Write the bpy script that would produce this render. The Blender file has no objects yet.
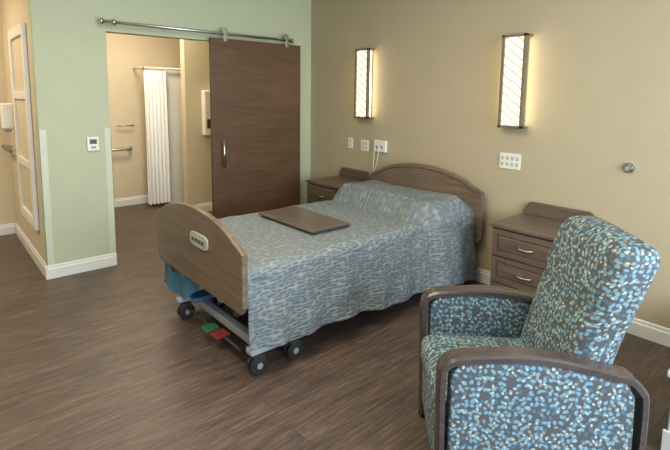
import bpy, bmesh, math, random
from mathutils import Vector, Matrix, noise
random.seed(4)
S=bpy.context.scene
COL=S.collection
# ---------------------------------------------------------------- materials
def newmat(name):
    m=bpy.data.materials.new(name); m.use_nodes=True
    nt=m.node_tree; b=nt.nodes['Principled BSDF']
    return m,nt,b
def N(nt,t,**k):
    n=nt.nodes.new(t)
    for a,v in k.items(): setattr(n,a,v)
    return n
def L(nt,a,b): nt.links.new(a,b)
def c4(c): return (c[0],c[1],c[2],1)
def srgb(r,g,b):
    f=lambda v:(v/255/12.92) if v/255<=.04045 else ((v/255+.055)/1.055)**2.4
    return (f(r),f(g),f(b))
def mapping(nt,scale,src='Object',loc=(0,0,0),rot=(0,0,0)):
    tc=N(nt,'ShaderNodeTexCoord'); mp=N(nt,'ShaderNodeMapping')
    mp.inputs['Scale'].default_value=scale; mp.inputs['Location'].default_value=loc; mp.inputs['Rotation'].default_value=rot
    L(nt,tc.outputs[src],mp.inputs['Vector']); return mp.outputs['Vector']
def bump(nt,b,h,strength=.3,dist=.01):
    bp=N(nt,'ShaderNodeBump'); bp.inputs['Strength'].default_value=strength; bp.inputs['Distance'].default_value=dist
    L(nt,h,bp.inputs['Height']); L(nt,bp.outputs[0],b.inputs['Normal'])
def mix(nt,fac,a,b):
    m=N(nt,'ShaderNodeMix',data_type='RGBA')
    if hasattr(fac,'is_output') : L(nt,fac,m.inputs[0])
    else: m.inputs[0].default_value=fac
    for i,v in ((6,a),(7,b)):
        if isinstance(v,tuple): m.inputs[i].default_value=c4(v)
        else: L(nt,v,m.inputs[i])
    return m.outputs[2]
def ramp(nt,fac,stops):
    r=N(nt,'ShaderNodeValToRGB'); e=r.color_ramp.elements
    while len(e)<len(stops): e.new(.5)
    for i,(p,c) in enumerate(stops): e[i].position=p; e[i].color=c4(c)
    L(nt,fac,r.inputs[0]); return r.outputs[0]
def noise_n(nt,vec,scale,detail=4,rough=.5,dist=0):
    n=N(nt,'ShaderNodeTexNoise'); n.inputs['Scale'].default_value=scale; n.inputs['Detail'].default_value=detail
    n.inputs['Roughness'].default_value=rough; n.inputs['Distortion'].default_value=dist
    L(nt,vec,n.inputs['Vector']); return n.outputs[0]
def plain(name,c,rough=.5,metal=0,var=.06,bs=0,bscale=200):
    m,nt,b=newmat(name)
    v=mapping(nt,(1,1,1)); n=noise_n(nt,v,6,3)
    lo=tuple(x*(1-var) for x in c); hi=tuple(min(1,x*(1+var)) for x in c)
    L(nt,ramp(nt,n,[(.3,lo),(.7,hi)]),b.inputs['Base Color'])
    b.inputs['Roughness'].default_value=rough; b.inputs['Metallic'].default_value=metal
    if bs: bump(nt,b,noise_n(nt,v,bscale,2),bs,.002)
    return m
def wood(name,c1,c2,scale,rough=.4,bs=.08):
    m,nt,b=newmat(name)
    v=mapping(nt,scale); n=noise_n(nt,v,1,6,.65,.3); v2=mapping(nt,tuple(s*.25 for s in scale)); n2=noise_n(nt,v2,1,3,.5,1.0)
    c=ramp(nt,n,[(.3,c1),(.7,c2)]); c=mix(nt,.35,c,ramp(nt,n2,[(.35,c1),(.65,c2)]))
    L(nt,c,b.inputs['Base Color']); b.inputs['Roughness'].default_value=rough
    bump(nt,b,n,bs,.002); return m
M={}
M['green']=plain('paint_green',srgb(184,190,162),.7,var=.02,bs=.05)
M['beige']=plain('paint_beige',srgb(178,164,135),.7,var=.02,bs=.05)
M['cream']=plain('paint_cream',srgb(208,193,163),.75,var=.02,bs=.05)
M['ceil']=plain('paint_ceiling',srgb(228,226,216),.85,var=.02)
M['trim']=plain('paint_trim_white',srgb(222,222,216),.4,var=.02)
M['guard']=plain('corner_guard_vinyl',srgb(200,204,184),.4,var=.02)
M['white']=plain('plastic_white',srgb(228,226,216),.35,var=.02)
M['greyplastic']=plain('plastic_grey',srgb(150,150,145),.4)
M['socket']=plain('socket_grey',srgb(182,180,170),.4)
M['screen']=plain('lcd_dark',srgb(70,85,80),.2)
M['steel']=plain('brushed_steel',(.55,.55,.52),.3,1)
M['nickel']=plain('satin_nickel',(.45,.42,.38),.35,1)
M['sconceframe']=plain('sconce_bronze_frame',srgb(124,114,96),.4,.3)
M['black']=plain('rubber_black',(.02,.02,.022),.5)
M['frame']=plain('bed_frame_paint',srgb(165,172,180),.35)
M['framedark']=plain('bed_frame_dark',srgb(52,52,56),.45)
M['blue']=plain('pedal_blue',srgb(70,120,160),.4)
M['pad']=plain('underpad_blue',srgb(62,116,148),.8,var=.15)
M['red']=plain('pedal_red',srgb(150,45,40),.4)
M['gpedal']=plain('pedal_green',srgb(50,120,80),.4)
M['sheet']=plain('sheet_white',srgb(200,205,208),.8)
M['curtain']=plain('shower_curtain_fabric',srgb(248,248,246),.8,var=.0)
M['wooddoor']=wood('door_walnut',srgb(80,56,39),srgb(106,80,57),(6,60,60),.42)
M['woodbed']=wood('laminate_driftwood',srgb(88,73,60),srgb(132,113,94),(40,4,70),.38)
M['woodbed_d']=wood('laminate_edge_dark',srgb(60,48,40),srgb(84,68,56),(40,4,70),.4)
M['woodns']=wood('laminate_nightstand',srgb(76,63,53),srgb(114,97,82),(40,4,70),.35)
M['woodchair']=wood('chair_wood_rail',srgb(58,51,49),srgb(84,75,71),(60,6,60),.2)
M['woodtray']=wood('tray_laminate',srgb(78,68,61),srgb(104,91,82),(60,5,60),.28)
def floor_mat():
    m,nt,b=newmat('vinyl_plank_floor')
    v=mapping(nt,(1,1,1))
    br=N(nt,'ShaderNodeTexBrick'); br.offset=.37; br.offset_frequency=2
    L(nt,v,br.inputs['Vector']); br.inputs['Scale'].default_value=1
    br.inputs['Brick Width'].default_value=1.22; br.inputs['Row Height'].default_value=.14
    br.inputs['Mortar Size'].default_value=.0011; br.inputs['Mortar Smooth'].default_value=.2; br.inputs['Bias'].default_value=0
    br.inputs['Color1'].default_value=(0,0,0,1); br.inputs['Color2'].default_value=(1,1,1,1); br.inputs['Mortar'].default_value=(.5,.5,.5,1)
    sc=N(nt,'ShaderNodeVectorMath',operation='MULTIPLY_ADD')
    L(nt,br.outputs['Color'],sc.inputs[0]); sc.inputs[1].default_value=(7,13,5); L(nt,v,sc.inputs[2])
    mp=N(nt,'ShaderNodeMapping'); mp.inputs['Scale'].default_value=(2.2,20,1); L(nt,sc.outputs[0],mp.inputs[0])
    n=noise_n(nt,mp.outputs[0],1.6,8,.72,.6)
    mp2=N(nt,'ShaderNodeMapping'); mp2.inputs['Scale'].default_value=(6,90,1); L(nt,sc.outputs[0],mp2.inputs[0])
    n2=noise_n(nt,mp2.outputs[0],1,5,.65,.3)
    base=ramp(nt,n,[(.34,srgb(62,49,43)),(.47,srgb(84,69,61)),(.58,srgb(104,88,79)),(.72,srgb(136,119,108))])
    fine=ramp(nt,n2,[(.35,srgb(58,46,40)),(.52,srgb(90,75,67)),(.68,srgb(130,114,103))])
    c=mix(nt,.45,base,fine)
    tone=ramp(nt,br.outputs['Color'],[(0,(.80,.80,.80)),(1,(1.0,1.0,1.0))])
    mm=N(nt,'ShaderNodeMix',data_type='RGBA',blend_type='MULTIPLY'); mm.inputs[0].default_value=1
    L(nt,c,mm.inputs[6]); L(nt,tone,mm.inputs[7])
    c=mix(nt,br.outputs['Fac'],mm.outputs[2],srgb(48,38,33))
    L(nt,c,b.inputs['Base Color'])
    r=N(nt,'ShaderNodeMapRange'); L(nt,n2,r.inputs[0]); r.inputs[3].default_value=.36; r.inputs[4].default_value=.56
    L(nt,r.outputs[0],b.inputs['Roughness']); bump(nt,b,n2,.12,.002)
    return m
M['floor']=floor_mat()
def spread_mat():
    m,nt,b=newmat('bedspread_quilted')
    tc=N(nt,'ShaderNodeTexCoord')
    n0=N(nt,'ShaderNodeTexNoise'); n0.inputs['Scale'].default_value=14; L(nt,tc.outputs['UV'],n0.inputs['Vector'])
    add=N(nt,'ShaderNodeVectorMath',operation='MULTIPLY_ADD'); L(nt,n0.outputs['Color'],add.inputs[0]); add.inputs[1].default_value=(.025,.025,0); L(nt,tc.outputs['UV'],add.inputs[2])
    mp=N(nt,'ShaderNodeMapping'); mp.inputs['Scale'].default_value=(24,52,1); L(nt,add.outputs[0],mp.inputs[0])
    vo=N(nt,'ShaderNodeTexVoronoi',voronoi_dimensions='2D',feature='SMOOTH_F1'); vo.inputs['Scale'].default_value=1; vo.inputs['Randomness'].default_value=.6
    L(nt,mp.outputs[0],vo.inputs['Vector'])
    c=ramp(nt,vo.outputs['Distance'],[(.12,srgb(86,108,124)),(.36,srgb(102,118,126)),(.58,srgb(150,145,132))])
    mp3=N(nt,'ShaderNodeMapping'); mp3.inputs['Scale'].default_value=(190,190,1); L(nt,tc.outputs['UV'],mp3.inputs[0])
    n3=noise_n(nt,mp3.outputs[0],1,2)
    c=mix(nt,.3,c,ramp(nt,n3,[(.4,srgb(68,90,106)),(.6,srgb(160,156,144))]))
    L(nt,c,b.inputs['Base Color']); b.inputs['Roughness'].default_value=.8
    inv=N(nt,'ShaderNodeMath',operation='SUBTRACT'); inv.inputs[0].default_value=1; L(nt,vo.outputs['Distance'],inv.inputs[1])
    bump(nt,b,inv.outputs[0],1.0,.011)
    return m
M['spread']=spread_mat()
def leaf_mat():
    m,nt,b=newmat('recliner_leaf_fabric')
    tc=N(nt,'ShaderNodeTexCoord')
    nf=N(nt,'ShaderNodeMapping'); nf.inputs['Scale'].default_value=(250,250,1); L(nt,tc.outputs['UV'],nf.inputs[0])
    nn=noise_n(nt,nf.outputs[0],1,2)
    col=ramp(nt,nn,[(.3,srgb(60,64,70)),(.7,srgb(88,88,88))])
    def layer(col,sc,off,a,bb,color,prob,rot):
        mp=N(nt,'ShaderNodeMapping'); mp.inputs['Scale'].default_value=(sc,sc,1); mp.inputs['Location'].default_value=off; mp.inputs['Rotation'].default_value=(0,0,rot)
        L(nt,tc.outputs['UV'],mp.inputs[0])
        vo=N(nt,'ShaderNodeTexVoronoi',voronoi_dimensions='2D'); vo.inputs['Scale'].default_value=1; vo.inputs['Randomness'].default_value=.6
        L(nt,mp.outputs[0],vo.inputs['Vector'])
        sub=N(nt,'ShaderNodeVectorMath',operation='SUBTRACT'); L(nt,mp.outputs[0],sub.inputs[0]); L(nt,vo.outputs['Position'],sub.inputs[1])
        sep=N(nt,'ShaderNodeSeparateColor'); L(nt,vo.outputs['Color'],sep.inputs[0])
        ang=N(nt,'ShaderNodeMath',operation='MULTIPLY'); L(nt,sep.outputs[0],ang.inputs[0]); ang.inputs[1].default_value=6.28
        vr=N(nt,'ShaderNodeVectorRotate',rotation_type='Z_AXIS'); L(nt,sub.outputs[0],vr.inputs['Vector']); L(nt,ang.outputs[0],vr.inputs['Angle'])
        ml=N(nt,'ShaderNodeVectorMath',operation='MULTIPLY'); L(nt,vr.outputs[0],ml.inputs[0]); ml.inputs[1].default_value=(1/a,1/bb,0)
        ln=N(nt,'ShaderNodeVectorMath',operation='LENGTH'); L(nt,ml.outputs[0],ln.inputs[0])
        lt=N(nt,'ShaderNodeMath',operation='LESS_THAN'); L(nt,ln.outputs['Value'],lt.inputs[0]); lt.inputs[1].default_value=1
        pr=N(nt,'ShaderNodeMath',operation='LESS_THAN'); L(nt,sep.outputs[1],pr.inputs[0]); pr.inputs[1].default_value=prob
        mu=N(nt,'ShaderNodeMath',operation='MULTIPLY'); L(nt,lt.outputs[0],mu.inputs[0]); L(nt,pr.outputs[0],mu.inputs[1])
        return mix(nt,mu.outputs[0],col,color)
    col=layer(col,44,(3,7,0),.38,.26,srgb(74,104,122),.75,.4)
    col=layer(col,46,(13.3,1.2,0),.33,.23,srgb(138,140,128),.5,1.1)
    col=layer(col,44,(5.5,11.7,0),.38,.26,srgb(112,152,168),.7,.0)
    col=layer(col,48,(1.7,21.3,0),.30,.2,srgb(174,184,172),.3,.7)
    L(nt,col,b.inputs['Base Color']); b.inputs['Roughness'].default_value=.7
    bump(nt,b,nn,.2,.001)
    return m
M['leaf']=leaf_mat()
def glow_mat():
    m,nt,b=newmat('sconce_diffuser_leaf')
    v=mapping(nt,(1,1,1),rot=(math.radians(-38),0,0))
    w=N(nt,'ShaderNodeTexWave',wave_type='BANDS',bands_direction='Z'); w.inputs['Scale'].default_value=5.6; w.inputs['Distortion'].default_value=1.4; w.inputs['Detail'].default_value=1; w.inputs['Detail Scale'].default_value=2
    L(nt,v,w.inputs['Vector'])
    c=ramp(nt,w.outputs['Fac'],[(.0,(.40,.33,.18)),(.04,(.46,.39,.22)),(.13,(.95,.84,.62)),(1,(1,.94,.78))])
    L(nt,c,b.inputs['Emission Color']); b.inputs['Emission Strength'].default_value=1.3
    b.inputs['Base Color'].default_value=(.25,.23,.16,1)
    return m
M['glow']=glow_mat()
def glow2():
    m,nt,b=newmat('sconce_diffuser_side')
    v=mapping(nt,(1,1,1)); n=noise_n(nt,v,8,2)
    L(nt,ramp(nt,n,[(.3,(1,.80,.50)),(.7,(1,.84,.55))]),b.inputs['Emission Color']); b.inputs['Emission Strength'].default_value=10
    return m
M['glowside']=glow2()
# ---------------------------------------------------------------- mesh helpers
def uvbox(bm):
    uv=bm.loops.layers.uv.verify()
    for f in bm.faces:
        n=f.normal; a=max(range(3),key=lambda i:abs(n[i]))
        for l in f.loops:
            p=l.vert.co
            l[uv].uv=((p.y,p.z) if a==0 else (p.x,p.z) if a==1 else (p.x,p.y))
def finish(name,bm,mat,parent=None,smooth=False,uv=True):
    bm.normal_update()
    if uv: uvbox(bm)
    me=bpy.data.meshes.new(name); bm.to_mesh(me); bm.free()
    ms=mat if isinstance(mat,list) else [mat]
    for m in ms: me.materials.append(M[m])
    if smooth:
        for p in me.polygons: p.use_smooth=True
    o=bpy.data.objects.new(name,me); COL.objects.link(o)
    if parent: o.parent=parent
    return o
def group(name,loc=(0,0,0),rz=0):
    e=bpy.data.objects.new(name,None); COL.objects.link(e); e.location=loc; e.rotation_euler=(0,0,rz); e.empty_display_size=.1
    return e
def box(name,lo,hi,mat,parent=None,bev=0,seg=2):
    bm=bmesh.new(); bmesh.ops.create_cube(bm,size=1)
    for v in bm.verts: v.co=Vector([lo[i]+(v.co[i]+.5)*(hi[i]-lo[i]) for i in range(3)])
    if bev: bmesh.ops.bevel(bm,geom=bm.edges[:],offset=bev,segments=seg,profile=.5,affect='EDGES')
    return finish(name,bm,mat,parent)
def cushion(name,lo,hi,r,bulge,mat,parent,axis=2,n=14,fn=None):
    """rounded, puffed cushion"""
    c=Vector([(lo[i]+hi[i])/2 for i in range(3)]); h=Vector([(hi[i]-lo[i])/2 for i in range(3)])
    bm=bmesh.new(); bmesh.ops.create_cube(bm,size=2)
    bmesh.ops.subdivide_edges(bm,edges=bm.edges[:],cuts=n,use_grid_fill=True)
    for v in bm.verts:
        q=v.co.copy()
        q=Vector([math.sin(t*math.pi/2) for t in q])
        p=Vector([q[i]*h[i] for i in range(3)])
        inner=Vector([max(-(h[i]-r),min(h[i]-r,p[i])) for i in range(3)])
        d=p-inner
        if d.length>1e-6:
            p=inner+d.normalized()*r
        o=[i for i in range(3) if i!=axis]
        k=(1-(p[o[0]]/h[o[0]])**2)*(1-(p[o[1]]/h[o[1]])**2)
        p[axis]+=bulge*max(0,k)*(1 if p[axis]>0 else -1)*min(1,abs(p[axis])/h[axis]*1.5)
        v.co=p+c
    bm.normal_update(); uvbox(bm)
    if fn:
        for v in bm.verts: v.co=fn(v.co)
    return finish(name,bm,mat,parent,smooth=True,uv=False)
def tube(name,pts,r,mat,parent=None,seg=12,closed=False):
    bm=bmesh.new(); pts=[Vector(p) for p in pts]; rings=[]
    prev=None
    for i,p in enumerate(pts):
        a=pts[max(0,i-1)]; b=pts[min(len(pts)-1,i+1)]
        t=(b-a).normalized()
        if prev is None:
            up=Vector((0,0,1)) if abs(t.z)<.9 else Vector((1,0,0)); u=t.cross(up).normalized()
        else:
            u=(prev-t*prev.dot(t)).normalized()
        prev=u; w=t.cross(u)
        rings.append([bm.verts.new(p+r*(math.cos(2*math.pi*k/seg)*u+math.sin(2*math.pi*k/seg)*w)) for k in range(seg)])
    for i in range(len(rings)-1):
        for k in range(seg):
            bm.faces.new((rings[i][k],rings[i][(k+1)%seg],rings[i+1][(k+1)%seg],rings[i+1][k]))
    bm.faces.new(rings[0][::-1]); bm.faces.new(rings[-1])
    bmesh.ops.recalc_face_normals(bm,faces=bm.faces[:])
    o=finish(name,bm,mat,parent)
    for p in o.data.polygons: p.use_smooth=len(p.vertices)==4
    return o
def smoothpts(pts,n=8):
    P=[Vector(p) for p in pts]; out=[]
    for i in range(len(P)-1):
        p0=P[max(0,i-1)];p1=P[i];p2=P[i+1];p3=P[min(len(P)-1,i+2)]
        for k in range(n):
            t=k/n
            out.append(.5*((2*p1)+(p2-p0)*t+(2*p0-5*p1+4*p2-p3)*t*t+(3*p1-p0-3*p2+p3)*t**3))
    out.append(P[-1]); return out
def extrude(name,outline,axis,a,b,mat,parent=None,bev=0,smooth=False):
    def mk(p,t):
        return Vector((t,p[0],p[1])) if axis==0 else Vector((p[0],t,p[1])) if axis==1 else Vector((p[0],p[1],t))
    bm=bmesh.new()
    A=[bm.verts.new(mk(p,a)) for p in outline]; B=[bm.verts.new(mk(p,b)) for p in outline]
    fa=bm.faces.new(A); fb=bm.faces.new(B[::-1]); n=len(outline)
    for i in range(n): bm.faces.new((A[i],B[i],B[(i+1)%n],A[(i+1)%n]))
    bmesh.ops.recalc_face_normals(bm,faces=bm.faces[:])
    if bev:
        bmesh.ops.bevel(bm,geom=[e for e in bm.edges if (e in fa.edges[:] or e in fb.edges[:])],offset=bev,segments=3,profile=.5,affect='EDGES')
    return finish(name,bm,mat,parent)
def cyl(name,p0,p1,r,mat,parent=None,seg=24):
    return tube(name,[p0,p1],r,mat,parent,seg)
def sm(a,b,x):
    t=max(0,min(1,(x-a)/(b-a))); return t*t*(3-2*t)
# ---------------------------------------------------------------- room
CX,CY=3.505,4.47        # inner corner green wall / beige wall
H=2.85
OL,OR,OZ=1.250,2.28,2.095   # bathroom opening
WE=.705                   # outer corner of green wall
T=.12
box('floor',(-3.2,-1.8,-.1),(5.2,7.0,0),'floor')
box('ceiling',(-3.2,-1.8,H),(5.2,7.0,H+.1),'ceil')
bm=bmesh.new()
def addbox(bm,lo,hi):
    r=bmesh.ops.create_cube(bm,size=1)
    for v in r['verts']: v.co=Vector([lo[i]+(v.co[i]+.5)*(hi[i]-lo[i]) for i in range(3)])
addbox(bm,(WE,CY,0),(OL,CY+T,H)); addbox(bm,(OR,CY,0),(CX,CY+T,H)); addbox(bm,(OL,CY,OZ),(OR,CY+T,H))
finish('wall_back',bm,'green')
box('wall_right',(CX,-1.7,0),(CX+T,CY+T,H),'beige')
box('wall_corridor',(WE,CY+T,0),(WE+T,6.2,H),'cream')
box('wall_corridor_end',(-3.0,6.2,0),(WE+T,6.32,H),'cream')
box('wall_left',(-3.12,-1.7,0),(-3.0,6.32,H),'green')
bm=bmesh.new(); WX0,WX1,WZ0,WZ1=-.6,2.9,.75,2.35
addbox(bm,(-3.0,-1.82,0),(WX0,-1.7,H)); addbox(bm,(WX1,-1.82,0),(CX+T,-1.7,H)); addbox(bm,(WX0,-1.82,0),(WX1,-1.7,WZ0)); addbox(bm,(WX0,-1.82,WZ1),(WX1,-1.7,H))
finish('wall_front',bm,'green')
bm=bmesh.new()
for x in (WX0,(WX0*2+WX1)/3,(WX0+2*WX1)/3,WX1-.05): addbox(bm,(x,-1.8,WZ0),(x+.05,-1.74,WZ1))
for z in (WZ0,WZ1-.05): addbox(bm,(WX0,-1.8,z),(WX1,-1.74,z+.05))
finish('window_1',bm,'trim')
BY=6.8
box('wall_bathroom_left',(WE+T,CY+T,0),(WE+T+.02,BY,H),'cream')
box('wall_bathroom_back',(WE+T,BY,0),(4.4,BY+T,H),'cream')
box('wall_bathroom_right',(3.9,CY+T,0),(4.02,BY,H),'cream')
box('wall_bathroom_partition',(2.53,5.8,0),(3.9,5.92,H),'cream')
def baseboard(name,p0,p1,nrm,mat='trim',h=.115):
    p0=Vector((*p0,0)); p1=Vector((*p1,0)); n=Vector((*nrm,0))
    prof=[(0,0),(.016,0),(.016,h*.72),(.010,h*.80),(.010,h*.93),(.004,h),(0,h)]
    bm=bmesh.new(); rings=[]
    for p in (p0,p1): rings.append([bm.verts.new(p+n*(a+.0005)+Vector((0,0,z))) for a,z in prof])
    k=len(prof)
    for i in range(k): bm.faces.new((rings[0][i],rings[0][(i+1)%k],rings[1][(i+1)%k],rings[1][i]))
    bm.faces.new(rings[0][::-1]); bm.faces.new(rings[1]); bmesh.ops.recalc_face_normals(bm,faces=bm.faces[:])
    return finish(name,bm,mat)
baseboard('baseboard_back',(WE-.016,CY),(OL,CY),(0,-1))
baseboard('baseboard_back.001',(OR,CY),(CX,CY),(0,-1))
baseboard('baseboard_right',(CX,-1.7),(CX,CY-.02),(-1,0))
baseboard('baseboard_corridor',(WE,CY-.016),(WE,6.2),(-1,0))
baseboard('baseboard_corridor_end',(-3,6.2),(WE-.02,6.2),(0,-1))
baseboard('baseboard_bathroom',(WE+.15,BY),(3.9,BY),(0,-1))
baseboard('baseboard_partition',(2.53,5.8),(3.9,5.8),(0,-1))
bm=bmesh.new(); addbox(bm,(WE-.003,CY-.003,.116),(WE+.05,CY-.0005,1.26)); addbox(bm,(WE-.003,CY-.003,.116),(WE-.0005,CY+.05,1.26)); finish('trim_1',bm,'guard')
bm=bmesh.new(); addbox(bm,(OL-.05,CY-.003,.116),(OL+.003,CY-.0005,1.26)); addbox(bm,(OL+.0005,CY-.003,.0),(OL+.003,CY+T,1.26)); finish('trim_2',bm,'guard')
g=group('window_2',(WE-.002,0,0))
y0,y1,z0,z1=4.74,5.56,.36,2.14
for i,(lo,hi) in enumerate([((-.03,y0,z0),(0,y0+.09,z1)),((-.03,y1-.09,z0),(0,y1,z1)),((-.03,y0+.09,z1-.09),(0,y1-.09,z1)),((-.03,y0+.09,z0),(0,y1-.09,z0+.09)),
    ((-.026,y0+.09,.88),(0,y1-.09,.95)),((-.026,y0+.09,1.50),(0,y1-.09,1.57))]):
    box('frame_%d'%i,lo,hi,'trim',g,.004)
box('panes',(-.008,y0+.09,z0+.09),(0,y1-.09,z1-.09),'cream',g)
g=group('soap_dispenser',(WE-.001,5.78,1.32))
box('body',(-.11,-.06,-.13),(0,.06,.13),'white',g,.02,4); box('nozzle',(-.09,-.03,-.16),(-.03,.03,-.125),'greyplastic',g,.005)
g=group('handrail',(WE-.001,0,.98))
tube('rail',[(-.07,5.60,0),(-.07,6.15,0)],.02,'woodbed',g)
for i,y in enumerate((5.66,6.08)): cyl('bracket_%d'%i,(-.07,y,0),(0,y,0),.01,'steel',g)
g=group('thermostat',(1.10,CY-.001,1.125))
box('body',(-.048,-.022,-.062),(.048,0,.062),'white',g,.006,3); box('screen',(-.028,-.024,-.0),(.028,-.0215,.04),'screen',g); box('button',(-.02,-.024,-.04),(.02,-.0215,-.02),'greyplastic',g)
# ---------------------------------------------------------------- barn door
g=group('sliding_door',(0,0,0))
DX0,DX1,DY0,DY1,DZ=2.175,3.265,4.355,4.40,2.115
box('slab',(DX0,DY0,.012),(DX1,DY1,DZ),'wooddoor',g,.002)
tube('pull_bar',[(2.275,DY0-.05,.83),(2.275,DY0-.05,1.10)],.012,'steel',g)
for i,z in enumerate((.86,1.07)): cyl('pull_post_%d'%i,(2.275,DY0-.05,z),(2.275,DY0,z),.008,'steel',g)
RZ=2.165; RY=4.378
tube('rail',[(1.18,RY,RZ),(3.17,RY,RZ)],.014,'steel',g,16)
for i,x in enumerate((1.24,1.75,2.25,2.75,3.12)):
    cyl('standoff_%d'%i,(x,RY,RZ),(x,CY-.001,RZ),.010,'steel',g)
for i,x in enumerate((1.19,1.29,3.16)): cyl('stop_%d'%i,(x-.012,RY,RZ),(x+.012,RY,RZ),.026,'steel',g)
for i,x in enumerate((2.33,3.08)):
    box('hanger_%d'%i,(x-.018,DY0-.008,DZ-.03),(x+.018,DY0-.001,RZ+.04),'steel',g,.002)
    cyl('roller_%d'%i,(x,RY-.018,RZ+.03),(x,RY+.012,RZ+.03),.030,'steel',g)
    cyl('bolt_%d'%i,(x,DY0-.016,RZ+.03),(x,DY0-.006,RZ+.03),.012,'steel',g)
# ---------------------------------------------------------------- bathroom contents
bm=bmesh.new(); nx,nz=90,20
G=[]
for i in range(nx+1):
    row=[]; s=i/nx
    for k in range(nz+1):
        t=k/nz; a=.022+.014*(1-t)
        row.append(bm.verts.new((2.25+.30*s+.008*math.sin(s*40+3*t), 6.45+a*math.sin(s*2*math.pi*6+.5*math.sin(t*3)), .05+t*1.82)))
    G.append(row)
for i in range(nx):
    for k in range(nz): bm.faces.new((G[i][k],G[i+1][k],G[i+1][k+1],G[i][k+1]))
g=group('shower_curtain'); finish('fabric',bm,'curtain',g,True)
tube('rod',[(2.24,6.45,1.90),(3.88,6.45,1.90)],.014,'white',g); cyl('flange',(2.225,6.45,1.90),(2.245,6.45,1.90),.03,'steel',g)
cyl('drop_rod',(2.238,6.45,1.90),(2.238,6.796,1.90),.014,'white',g)
g=group('shower_panel'); box('panel',(2.60,6.52,0),(2.95,6.55,1.88),'white',g,.004); box('rim',(2.57,6.51,0),(2.60,6.56,1.89),'trim',g,.003)
g=group('grab_bar',(0,6.796,0))
tube('bar',smoothpts([(1.86,-.0,.80),(1.86,-.05,.80),(1.90,-.07,.80),(2.1,-.07,.80),(2.14,-.05,.80),(2.14,0,.80)],6),.018,'steel',g)
for i,x in enumerate((1.86,2.14)): cyl('flange_%d'%i,(x,-.01,.80),(x,0,.80),.035,'steel',g)
g=group('towel_bar',(0,6.796,0))
tube('bar',[(1.98,-.05,1.12),(2.2,-.05,1.12)],.008,'steel',g)
for i,x in enumerate((1.99,2.19)): cyl('post_%d'%i,(x,-.05,1.12),(x,0,1.12),.006,'steel',g)
g=group('paper_towel_dispenser',(2.86,5.796,1.32))
box('body',(-.12,-.10,-.29),(.12,0,.29),'white',g,.015,3); box('window',(-.09,-.104,-.2),(.09,-.099,-.08),'framedark',g); box('lever',(-.05,-.115,-.25),(.05,-.10,-.235),'steel',g)
# ---------------------------------------------------------------- sconces
def sconce(name,y):
    g=group(name,(CX-.001,y,1.688))
    w,h,d=.088,.355,.085
    box('backplate',(-.012,-w*.8,-h*.96),(0,w*.8,h*.96),'nickel',g)
    box('diffuser',(-d+.018,-w*.62,-h+.03),(-.014,w*.62,h-.03),'glowside',g)
    box('diffuser_front',(-d+.006,-w+.010,-h+.02),(-d+.014,w-.010,h-.02),'glow',g)
    for i,s in enumerate((-1,1)):
        box('stile_%d'%i,(-d-.008,s*w-.011,-h),(-d+.024,s*w+.011,h),'sconceframe',g,.002)
        box('cap_%d'%i,(-d-.008,-w-.011,s*(h-.010)-.010),(-.0,w+.011,s*(h-.010)+.010),'sconceframe',g,.002)
    return g
sconce('wall_sconce',3.52); sconce('wall_sconce.001',1.87)
def plate(name,y,z,w,h,n):
    g=group(name,(CX-.001,y,z))
    box('plate',(-.007,-w/2,-h/2),(0,w/2,h/2),'white',g,.003,2)
    for i in range(n):
        yy=(i-(n-1)/2)*.042
        for k,s in enumerate((-1,1)):
            box('socket_%d_%d'%(i,k),(-.010,yy-.012,s*.024-.015),(-.0065,yy+.012,s*.024+.015),'socket',g,.002)
plate('wall_outlet',3.76,1.055,.075,.115,1)
plate('wall_outlet.001',3.535,1.045,.12,.115,2)
plate('wall_outlet.002',1.895,1.065,.18,.125,4)
g=group('nurse_call_station',(CX-.001,3.30,1.06)); box('body',(-.03,-.085,-.06),(0,.085,.06),'white',g,.008,3)
for i in range(2): cyl('jack_%d'%i,(-.036,-.035+.07*i,-.01),(-.029,-.035+.07*i,-.01),.016,'greyplastic',g)
tube('call_cord',smoothpts([(-.045,-.03,-.012),(-.07,-.03,-.05),(-.06,.0,-.16),(-.045,.04,-.26),(-.035,.03,-.36),(-.03,.0,-.42)],8),.004,'white',g,8)
tube('call_cord_2',smoothpts([(-.045,.035,-.012),(-.06,.04,-.06),(-.05,.06,-.2),(-.04,.065,-.3),(-.03,.05,-.42)],8),.004,'white',g,8)
g=group('door_stop_bumper',(CX-.001,1.055,1.115))
cyl('base',(-.012,0,0),(0,0,0),.034,'steel',g); cyl('dome',(-.03,0,0),(-.012,0,0),.022,'steel',g); cyl('rubber',(-.036,0,0),(-.03,0,0),.014,'greyplastic',g)
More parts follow.
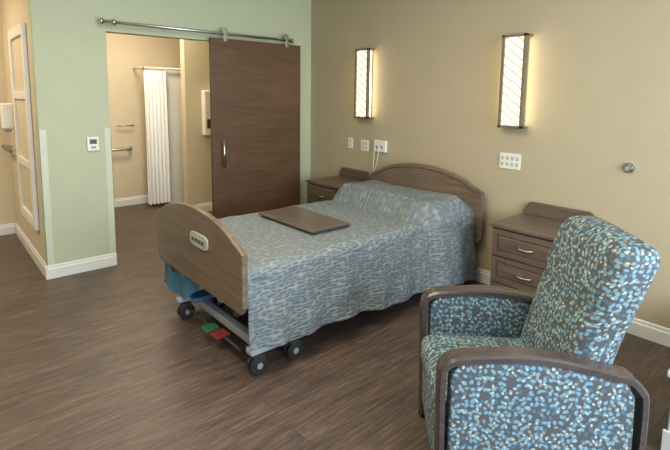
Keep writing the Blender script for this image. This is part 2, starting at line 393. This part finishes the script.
# ---------------------------------------------------------------- nightstands
def nightstand(name,y0,y1):
    g=group(name,(CX-.02,(y0+y1)/2,0)); w=(y1-y0)/2; D=.47
    box('plinth',(-D+.03,-w+.02,0),(-.01,w-.02,.06),'woodbed_d',g)
    box('carcass',(-D,-w+.012,.06),(-.005,w-.012,.655),'woodns',g,.004)
    box('top',(-D-.02,-w,.655),(-.0,w,.682),'woodns',g,.008,3)
    pts=[(-w,.682),(-w,.70)]+[(-w+.07*t,.70+.08*(math.sin(t*math.pi/2))) for t in (0.2,.4,.6,.8,1)]
    pts+=[(-p[0],p[1]) for p in pts[::-1]]
    extrude('back_splash',pts,0,-.024,-.002,'woodns',g,.003)
    hs=.185
    for i in range(3):
        za=.075+i*(hs+.008); zb=za+hs; yo=w-.028
        box('drawer_gap_%d'%i,(-D-.002,-yo-.006,za-.006),(-D+.002,yo+.006,zb+.006),'black',g)
        box('drawer_%d'%i,(-D-.014,-yo,za),(-D-.001,yo,zb),'woodns',g,.003)
        bm=bmesh.new(); f=.032
        for lo,hi in (((-D-.024,-yo,za),(-D-.014,-yo+f,zb)),((-D-.024,yo-f,za),(-D-.014,yo,zb)),((-D-.024,-yo+f,za),(-D-.014,yo-f,za+f)),((-D-.024,-yo+f,zb-f),(-D-.014,yo-f,zb))): addbox(bm,lo,hi)
        finish('drawer_frame_%d'%i,bm,'woodns',g)
        box('drawer_panel_%d'%i,(-D-.022,-yo+f+.014,za+f+.014),(-D-.013,yo-f-.014,zb-f-.014),'woodns',g,.006,2)
        zc=(za+zb)/2
        tube('pull_%d'%i,smoothpts([(-D-.018,-.05,zc),(-D-.04,-.042,zc),(-D-.046,0,zc-.004),(-D-.04,.042,zc),(-D-.018,.05,zc)],5),.0055,'steel',g,8)
    return g
nightstand('nightstand',3.40,3.90); nightstand('nightstand.001',1.195,1.745)
# ---------------------------------------------------------------- bed
BX0,BX1=1.20,3.44; BYC=2.70
g=group('hospital_bed',(0,BYC,0))
def boardpts(hw,zb,zs,zt,n=24):
    pts=[(-hw+.03,zb),(-hw,zb+.04)]
    pts+=[(-hw,zs-.03)]
    for i in range(n+1):
        t=i/n; y=-hw+2*hw*t
        a=min(1,max(0,(abs(2*t-1))))
        if a>.86: z=zs - .03*((a-.86)/.14)**2
        else: z=zs+(zt-zs)*(1-(a/.86)**2)**.75
        if 0<i<n: pts.append((y,z))
    pts+=[(hw,zs-.03),(hw,zb+.04),(hw-.03,zb)]
    return pts
extrude('footboard',boardpts(.60,.40,.765,.885),0,BX0,BX0+.035,'woodbed',g,.008)
extrude('headboard',boardpts(.64,.36,.82,.955),0,BX1-.04,BX1-.005,'woodbed',g,.008)
def archtrim(name,hw,zs,zt,x,inset):
    n=40; A=[]
    for i in range(n+1):
        t=.04+.92*i/n; y=-hw+2*hw*t; a=abs(2*t-1)
        z=(zs-.03*((a-.86)/.14)**2 if a>.86 else zs+(zt-zs)*(1-(a/.86)**2)**.75)-inset
        A.append((y,z))
    tube(name,[(x,a,b) for a,b in A],.004,'woodbed_d',g,6)
archtrim('headboard_bead',.64,.82,.955,BX1-.041,.035)
pl=[]
for i in range(32):
    a=2*math.pi*i/32; r=(abs(math.cos(a))**4+abs(math.sin(a))**4)**-.25
    pl.append((-.10+.125*math.cos(a)*r*.95,.695+.046*math.sin(a)*r*.95))
extrude('control_plate',pl,0,BX0-.010,BX0-.0005,'socket',g,.003)
box('control_slot',(BX0-.013,-.19,.680),(BX0-.009,-.01,.712),'greyplastic',g,.003)
for i in range(4): cyl('control_button_%d'%i,(BX0-.016,-.165+.044*i,.696),(BX0-.012,-.165+.044*i,.696),.010,'framedark',g,12)
box('deck',(BX0+.05,-.48,.38),(BX1-.06,.48,.43),'framedark',g,.01)
cushion('mattress',(BX0+.06,-.52,.43),(BX1-.06,.52,.60),.05,.004,'sheet',g)
for i,s in enumerate((-1,1)):
    box('side_rail_%d'%i,(BX0+.04,s*.44-.02,.33),(BX1-.08,s*.44+.02,.38),'framedark',g,.006)
    box('base_rail_%d'%i,(BX0+.20,s*.36-.022,.12),(BX1-.25,s*.36+.022,.17),'frame',g,.008)
for i,x in enumerate((BX0+.18,BX1-.3)):
    box('base_cross_%d'%i,(x-.03,-.50,.105),(x+.03,.42,.155),'frame',g,.01)
box('foot_bracket_0',(BX0+.035,-.30,.36),(BX0+.06,-.24,.60),'frame',g,.004)
box('foot_bracket_1',(BX0+.035,.24,.36),(BX0+.06,.30,.60),'frame',g,.004)
for i,s in enumerate((-1,1)):
    tube('lift_arm_a_%d'%i,[(BX0+.25,s*.30,.15),(BX0+.62,s*.30,.36)],.022,'frame',g,8)
    tube('lift_arm_b_%d'%i,[(BX1-.4,s*.30,.15),(BX1-.8,s*.30,.36)],.022,'frame',g,8)
tube('actuator',[(BX0+.3,.0,.17),(BX0+.75,.0,.33)],.035,'framedark',g,16)
box('motor_box',(BX0+.25,-.12,.17),(BX0+.5,.02,.27),'framedark',g,.02,3)
tube('brake_bar',[(BX0+.10,-.40,.09),(BX0+.10,.32,.09)],.01,'framedark',g,10)
box('pedal_green',(BX0+.04,-.08,.085),(BX0+.13,-.0,.10),'gpedal',g,.004)
box('pedal_red',(BX0+.05,-.2,.085),(BX0+.14,-.11,.10),'red',g,.004)
box('pedal_blue',(BX0+.08,.16,.185),(BX0+.30,.28,.215),'blue',g,.012,3)
def caster(i,x,y,r=.055):
    cyl('caster_wheel_a_%d'%i,(x,y-.028,r),(x,y-.008,r),r,'black',g,28)
    cyl('caster_wheel_b_%d'%i,(x,y+.008,r),(x,y+.028,r),r,'black',g,28)
    cyl('caster_hub_%d'%i,(x,y-.031,r),(x,y+.031,r),.018,'greyplastic',g,16)
    box('caster_hood_%d'%i,(x-.035,y-.03,r*1.2),(x+.035,y+.03,r*2+.01),'framedark',g,.008,3)
    cyl('caster_stem_%d'%i,(x,y,r*2+.01),(x,y,.15),.014,'steel',g,12)
caster(0,BX0+.13,-.53); caster(1,BX0+.10,.36); caster(2,BX1-.30,-.44); caster(3,BX1-.30,.38); caster(4,BX0+.38,-.53); caster(5,BX0+.34,.36)
box('foot_beam',(BX0+.07,-.57,.13),(BX0+.45,-.50,.17),'frame',g,.012,3)
box('far_beam',(BX0+.04,.33,.13),(BX0+.40,.39,.165),'frame',g,.012,3)
# bedspread
bm=bmesh.new(); uvl=bm.loops.layers.uv.verify()
nx,ns=200,180; X0,X1=BX0+.045,BX1-.045
HW=.555; R=.06; ZT=.628
grid=[];uvs={}
for i in range(nx+1):
    u=i/nx; x=X0+(X1-X0)*u; row=[]
    for j in range(ns+1):
        s=-1+2*j/ns; sg=1 if s>0 else -1; hem=(.185-.11*u if sg<0 else .20)+.012*math.sin(x*7)+.012*noise.noise((x*3,sg,2))
        drop=ZT-R-hem
        tot=(HW-R)+R*math.pi/2+drop; d=abs(s)*tot
        if d<=HW-R: y=d; z=ZT; dd=0
        elif d<=HW-R+R*math.pi/2:
            a=(d-(HW-R))/R; y=HW-R+R*math.sin(a); z=ZT-R+R*math.cos(a); dd=0
        else:
            dd=d-(HW-R+R*math.pi/2); y=HW; z=ZT-R-dd
        t=dd/max(drop,.01)
        yt=min(1,y/HW)
        xe=x+.03*noise.noise((y*sg*4,3,1))
        pil=sm(2.78,2.91,xe)*(1-sm(3.24,3.40,xe)*.6)
        crease=math.exp(-((xe-2.77)/.03)**2)
        pm=pil*(1-sm(.84,1.04,yt)) if dd==0 else 0
        z+=.130*pm*(1+.10*noise.noise((x*6,y*sg*5,0)))-(.018*crease if dd==0 else 0)
        y+=pil*.06*(1-t*.2)*sm(.45,.55,y)
        f=.5*math.sin(x*11+1.5*math.sin(x*3.1)+ (0 if sg<0 else 2))+.5*math.sin(x*23+2*noise.noise((x*2,1,1)))
        f2=math.sin((x-2.5)*30+z*4)*sm(2.5,2.9,x)
        y+=t*(.045+.026*f)+ (.024*t*(1-t)*noise.noise((x*6,z*5,3+sg)))+.012*f2*min(1,t*3)
        if dd==0: z+=.007*noise.noise((x*3.2,y*sg*3.5,7))+.005*noise.noise((x*9,y*sg*9,1))
        else: y+=.018*noise.noise((x*7,z*6,9))
        v=bm.verts.new((x,sg*y,z)); row.append(v); uvs[v]=(x,sg*d)
    grid.append(row)
for i in range(nx):
    for j in range(ns):
        f=bm.faces.new((grid[i][j],grid[i+1][j],grid[i+1][j+1],grid[i][j+1]))
        for l in f.loops: l[uvl].uv=uvs[l.vert]
o=finish('bedspread',bm,'spread',g,True,uv=False)
md=o.modifiers.new('thick','SOLIDIFY'); md.thickness=.006; md.offset=-1
# blue underpad hanging behind the footboard on the far side
bm=bmesh.new(); G=[]
for i in range(41):
    t=i/40; y=.02+.58*t; row=[]
    hem=.32-.14*sm(0,.45,t)
    for k in range(13):
        q=k/12; z=.60+(hem-.60)*q
        row.append(bm.verts.new((BX0+.050+.012*q*math.sin(t*14),y+.01*q,z)))
    G.append(row)
for i in range(40):
    for k in range(12): bm.faces.new((G[i][k],G[i+1][k],G[i+1][k+1],G[i][k+1]))
finish('underpad_drop',bm,'pad',g,True)
g=group('bed_tray',(2.09,2.755,.637))
box('board',(-.175,-.335,.004),(.175,.335,.026),'woodtray',g,.008,3)
box('edge_band',(-.178,-.338,.008),(.178,.338,.020),'woodbed_d',g,.006,3)
for i,(x,y) in enumerate(((-.13,-.28),(.13,-.28),(-.13,.28),(.13,.28))): cyl('foot_%d'%i,(x,y,-.002),(x,y,.006),.014,'black',g,12)
# ---------------------------------------------------------------- recliner
g=group('recliner_armchair',(1.562,1.157,0),math.atan2(-.704,-.71))
AW=.034; CL=.71
def armtop(y):
    return .622+.030*math.sin(max(0,min(1,y/CL))*math.pi)-.042*sm(.35,1,y/CL)
for si,s in enumerate((-1,1)):
    xc=s*.284
    pan=[(.03,.13),(.03,.58)]+[(.06+.58*i/12,armtop(.06+.58*i/12)-.012) for i in range(13)]+[(CL-.04,.53),(CL-.03,.13)]
    extrude('side_panel_%d'%si,pan,0,xc-AW,xc+AW,'leaf',g,.012)
    path=[(.010,.02),(.004,.30),(.0,.55),(.010,.607),(.045,.632)]+[(.05+(CL-.11)*i/14,armtop(.05+(CL-.11)*i/14)+.006) for i in range(1,15)]+[(CL-.022,.56),(CL-.005,.51),(CL-.005,.30),(CL-.015,.02)]
    path=[p for p in smoothpts([(0,a,b) for a,b in path],4)]
    bm=bmesh.new(); rings=[]; hw=AW+.006; th=.013
    for i,p in enumerate(path):
        a=path[max(0,i-1)]; b=path[min(len(path)-1,i+1)]; t=(b-a).normalized(); n=Vector((0,-t.z,t.y))
        c=[(-hw,-th),(-hw,th*.4),(-hw+.010,th),(hw-.010,th),(hw,th*.4),(hw,-th)]
        rings.append([bm.verts.new(Vector((xc+q[0],p.y,p.z))+n*q[1]) for q in c])
    for i in range(len(rings)-1):
        for k in range(6): bm.faces.new((rings[i][k],rings[i][(k+1)%6],rings[i+1][(k+1)%6],rings[i+1][k]))
    bm.faces.new(rings[0][::-1]); bm.faces.new(rings[-1]); bmesh.ops.recalc_face_normals(bm,faces=bm.faces[:])
    finish('arm_rail_%d'%si,bm,'woodchair',g,False)
    for k,y in enumerate((.012,CL-.015)): cyl('glide_%d_%d'%(si,k),(xc,y,0),(xc,y,.022),.018,'black',g,16)
    box('bottom_rail_%d'%si,(xc-.03,.02,.10),(xc+.03,CL-.02,.135),'woodchair',g,.005)
cushion('seat_cushion',(-.25,-.015,.31),(.25,.55,.455),.05,.025,'leaf',g)
cushion('footrest_panel',(-.246,.0,.11),(.246,.065,.33),.025,.006,'leaf',g,axis=1)
box('seat_box',(-.246,.07,.14),(.246,.62,.32),'leaf',g,.01)
def backfn(p):
    z=p.z; k=(z-.36)/.70
    y=p.y+ .19*k+.04*max(0,k-.55)**1.5
    x=p.x*(1+ .11*sm(.42,.80,k))
    if p.y<.53: y+=.020*math.exp(-((k-.62)/.03)**2)
    z2=z-.02*(abs(p.x)/.26)**3*sm(.7,1,k)
    return Vector((x,y,z2))
cushion('back_cushion',(-.248,.41,.36),(.248,.57,1.058),.055,.018,'leaf',g,axis=1,n=26,fn=backfn)
# ---------------------------------------------------------------- low built-in bench at right edge
g=group('window_bench',(0,0,0))
box('box',(2.40,-.7,0),(CX-.02,.48,.36),'trim',g,.006); box('seat',(2.38,-.72,.36),(CX-.02,.50,.39),'trim',g,.008,3); box('kick',(2.385,-.7,0),(2.40,.494,.11),'trim',g,.003)
# ---------------------------------------------------------------- lights
def area(name,loc,rot,sx,sy,power,col):
    l=bpy.data.lights.new(name,'AREA'); l.shape='RECTANGLE'; l.size=sx; l.size_y=sy; l.energy=power; l.color=col
    o=bpy.data.objects.new(name,l); COL.objects.link(o); o.location=loc; o.rotation_euler=rot; return o
area('window_daylight',((WX0+WX1)/2,-1.68,1.55),(math.radians(90),0,0),3.4,1.55,205,(.77,.88,1))
area('bathroom_ceiling_light',(1.9,5.6,2.8),(0,0,0),.6,.6,44,(1,.86,.66))
area('corridor_ceiling_light',(-.6,5.4,2.8),(0,0,0),.6,.6,48,(1,.82,.62))
area('room_ceiling_light',(.8,1.9,2.82),(0,0,0),1.6,1.6,74,(1,.88,.67))
w=bpy.data.worlds.new('sky'); S.world=w; w.use_nodes=True; nt=w.node_tree
sk=nt.nodes.new('ShaderNodeTexSky'); sk.sky_type='NISHITA'; sk.sun_disc=False; sk.sun_elevation=math.radians(40)
nt.links.new(sk.outputs[0],nt.nodes['Background'].inputs[0]); nt.nodes['Background'].inputs[1].default_value=.15
S.view_settings.view_transform='Standard'; S.view_settings.look='None'; S.view_settings.exposure=0
# ---------------------------------------------------------------- camera
cam=bpy.data.cameras.new('camera'); co=bpy.data.objects.new('camera',cam); COL.objects.link(co)
az=math.radians(48.9); th=math.radians(7.1); ro=math.radians(.7)
fw=Vector((math.cos(az)*math.cos(th),math.sin(az)*math.cos(th),-math.sin(th)))
rt=Vector((math.sin(az),-math.cos(az),0)); up=rt.cross(fw)
r2=rt*math.cos(ro)+up*math.sin(ro); u2=up*math.cos(ro)-rt*math.sin(ro)
mt=Matrix((r2,u2,-fw)).transposed().to_4x4(); mt.translation=Vector((0,0,1.57)); co.matrix_world=mt
cam.sensor_width=36; cam.lens=473/670*36; cam.shift_y=-71/670; cam.clip_start=.02
S.camera=co
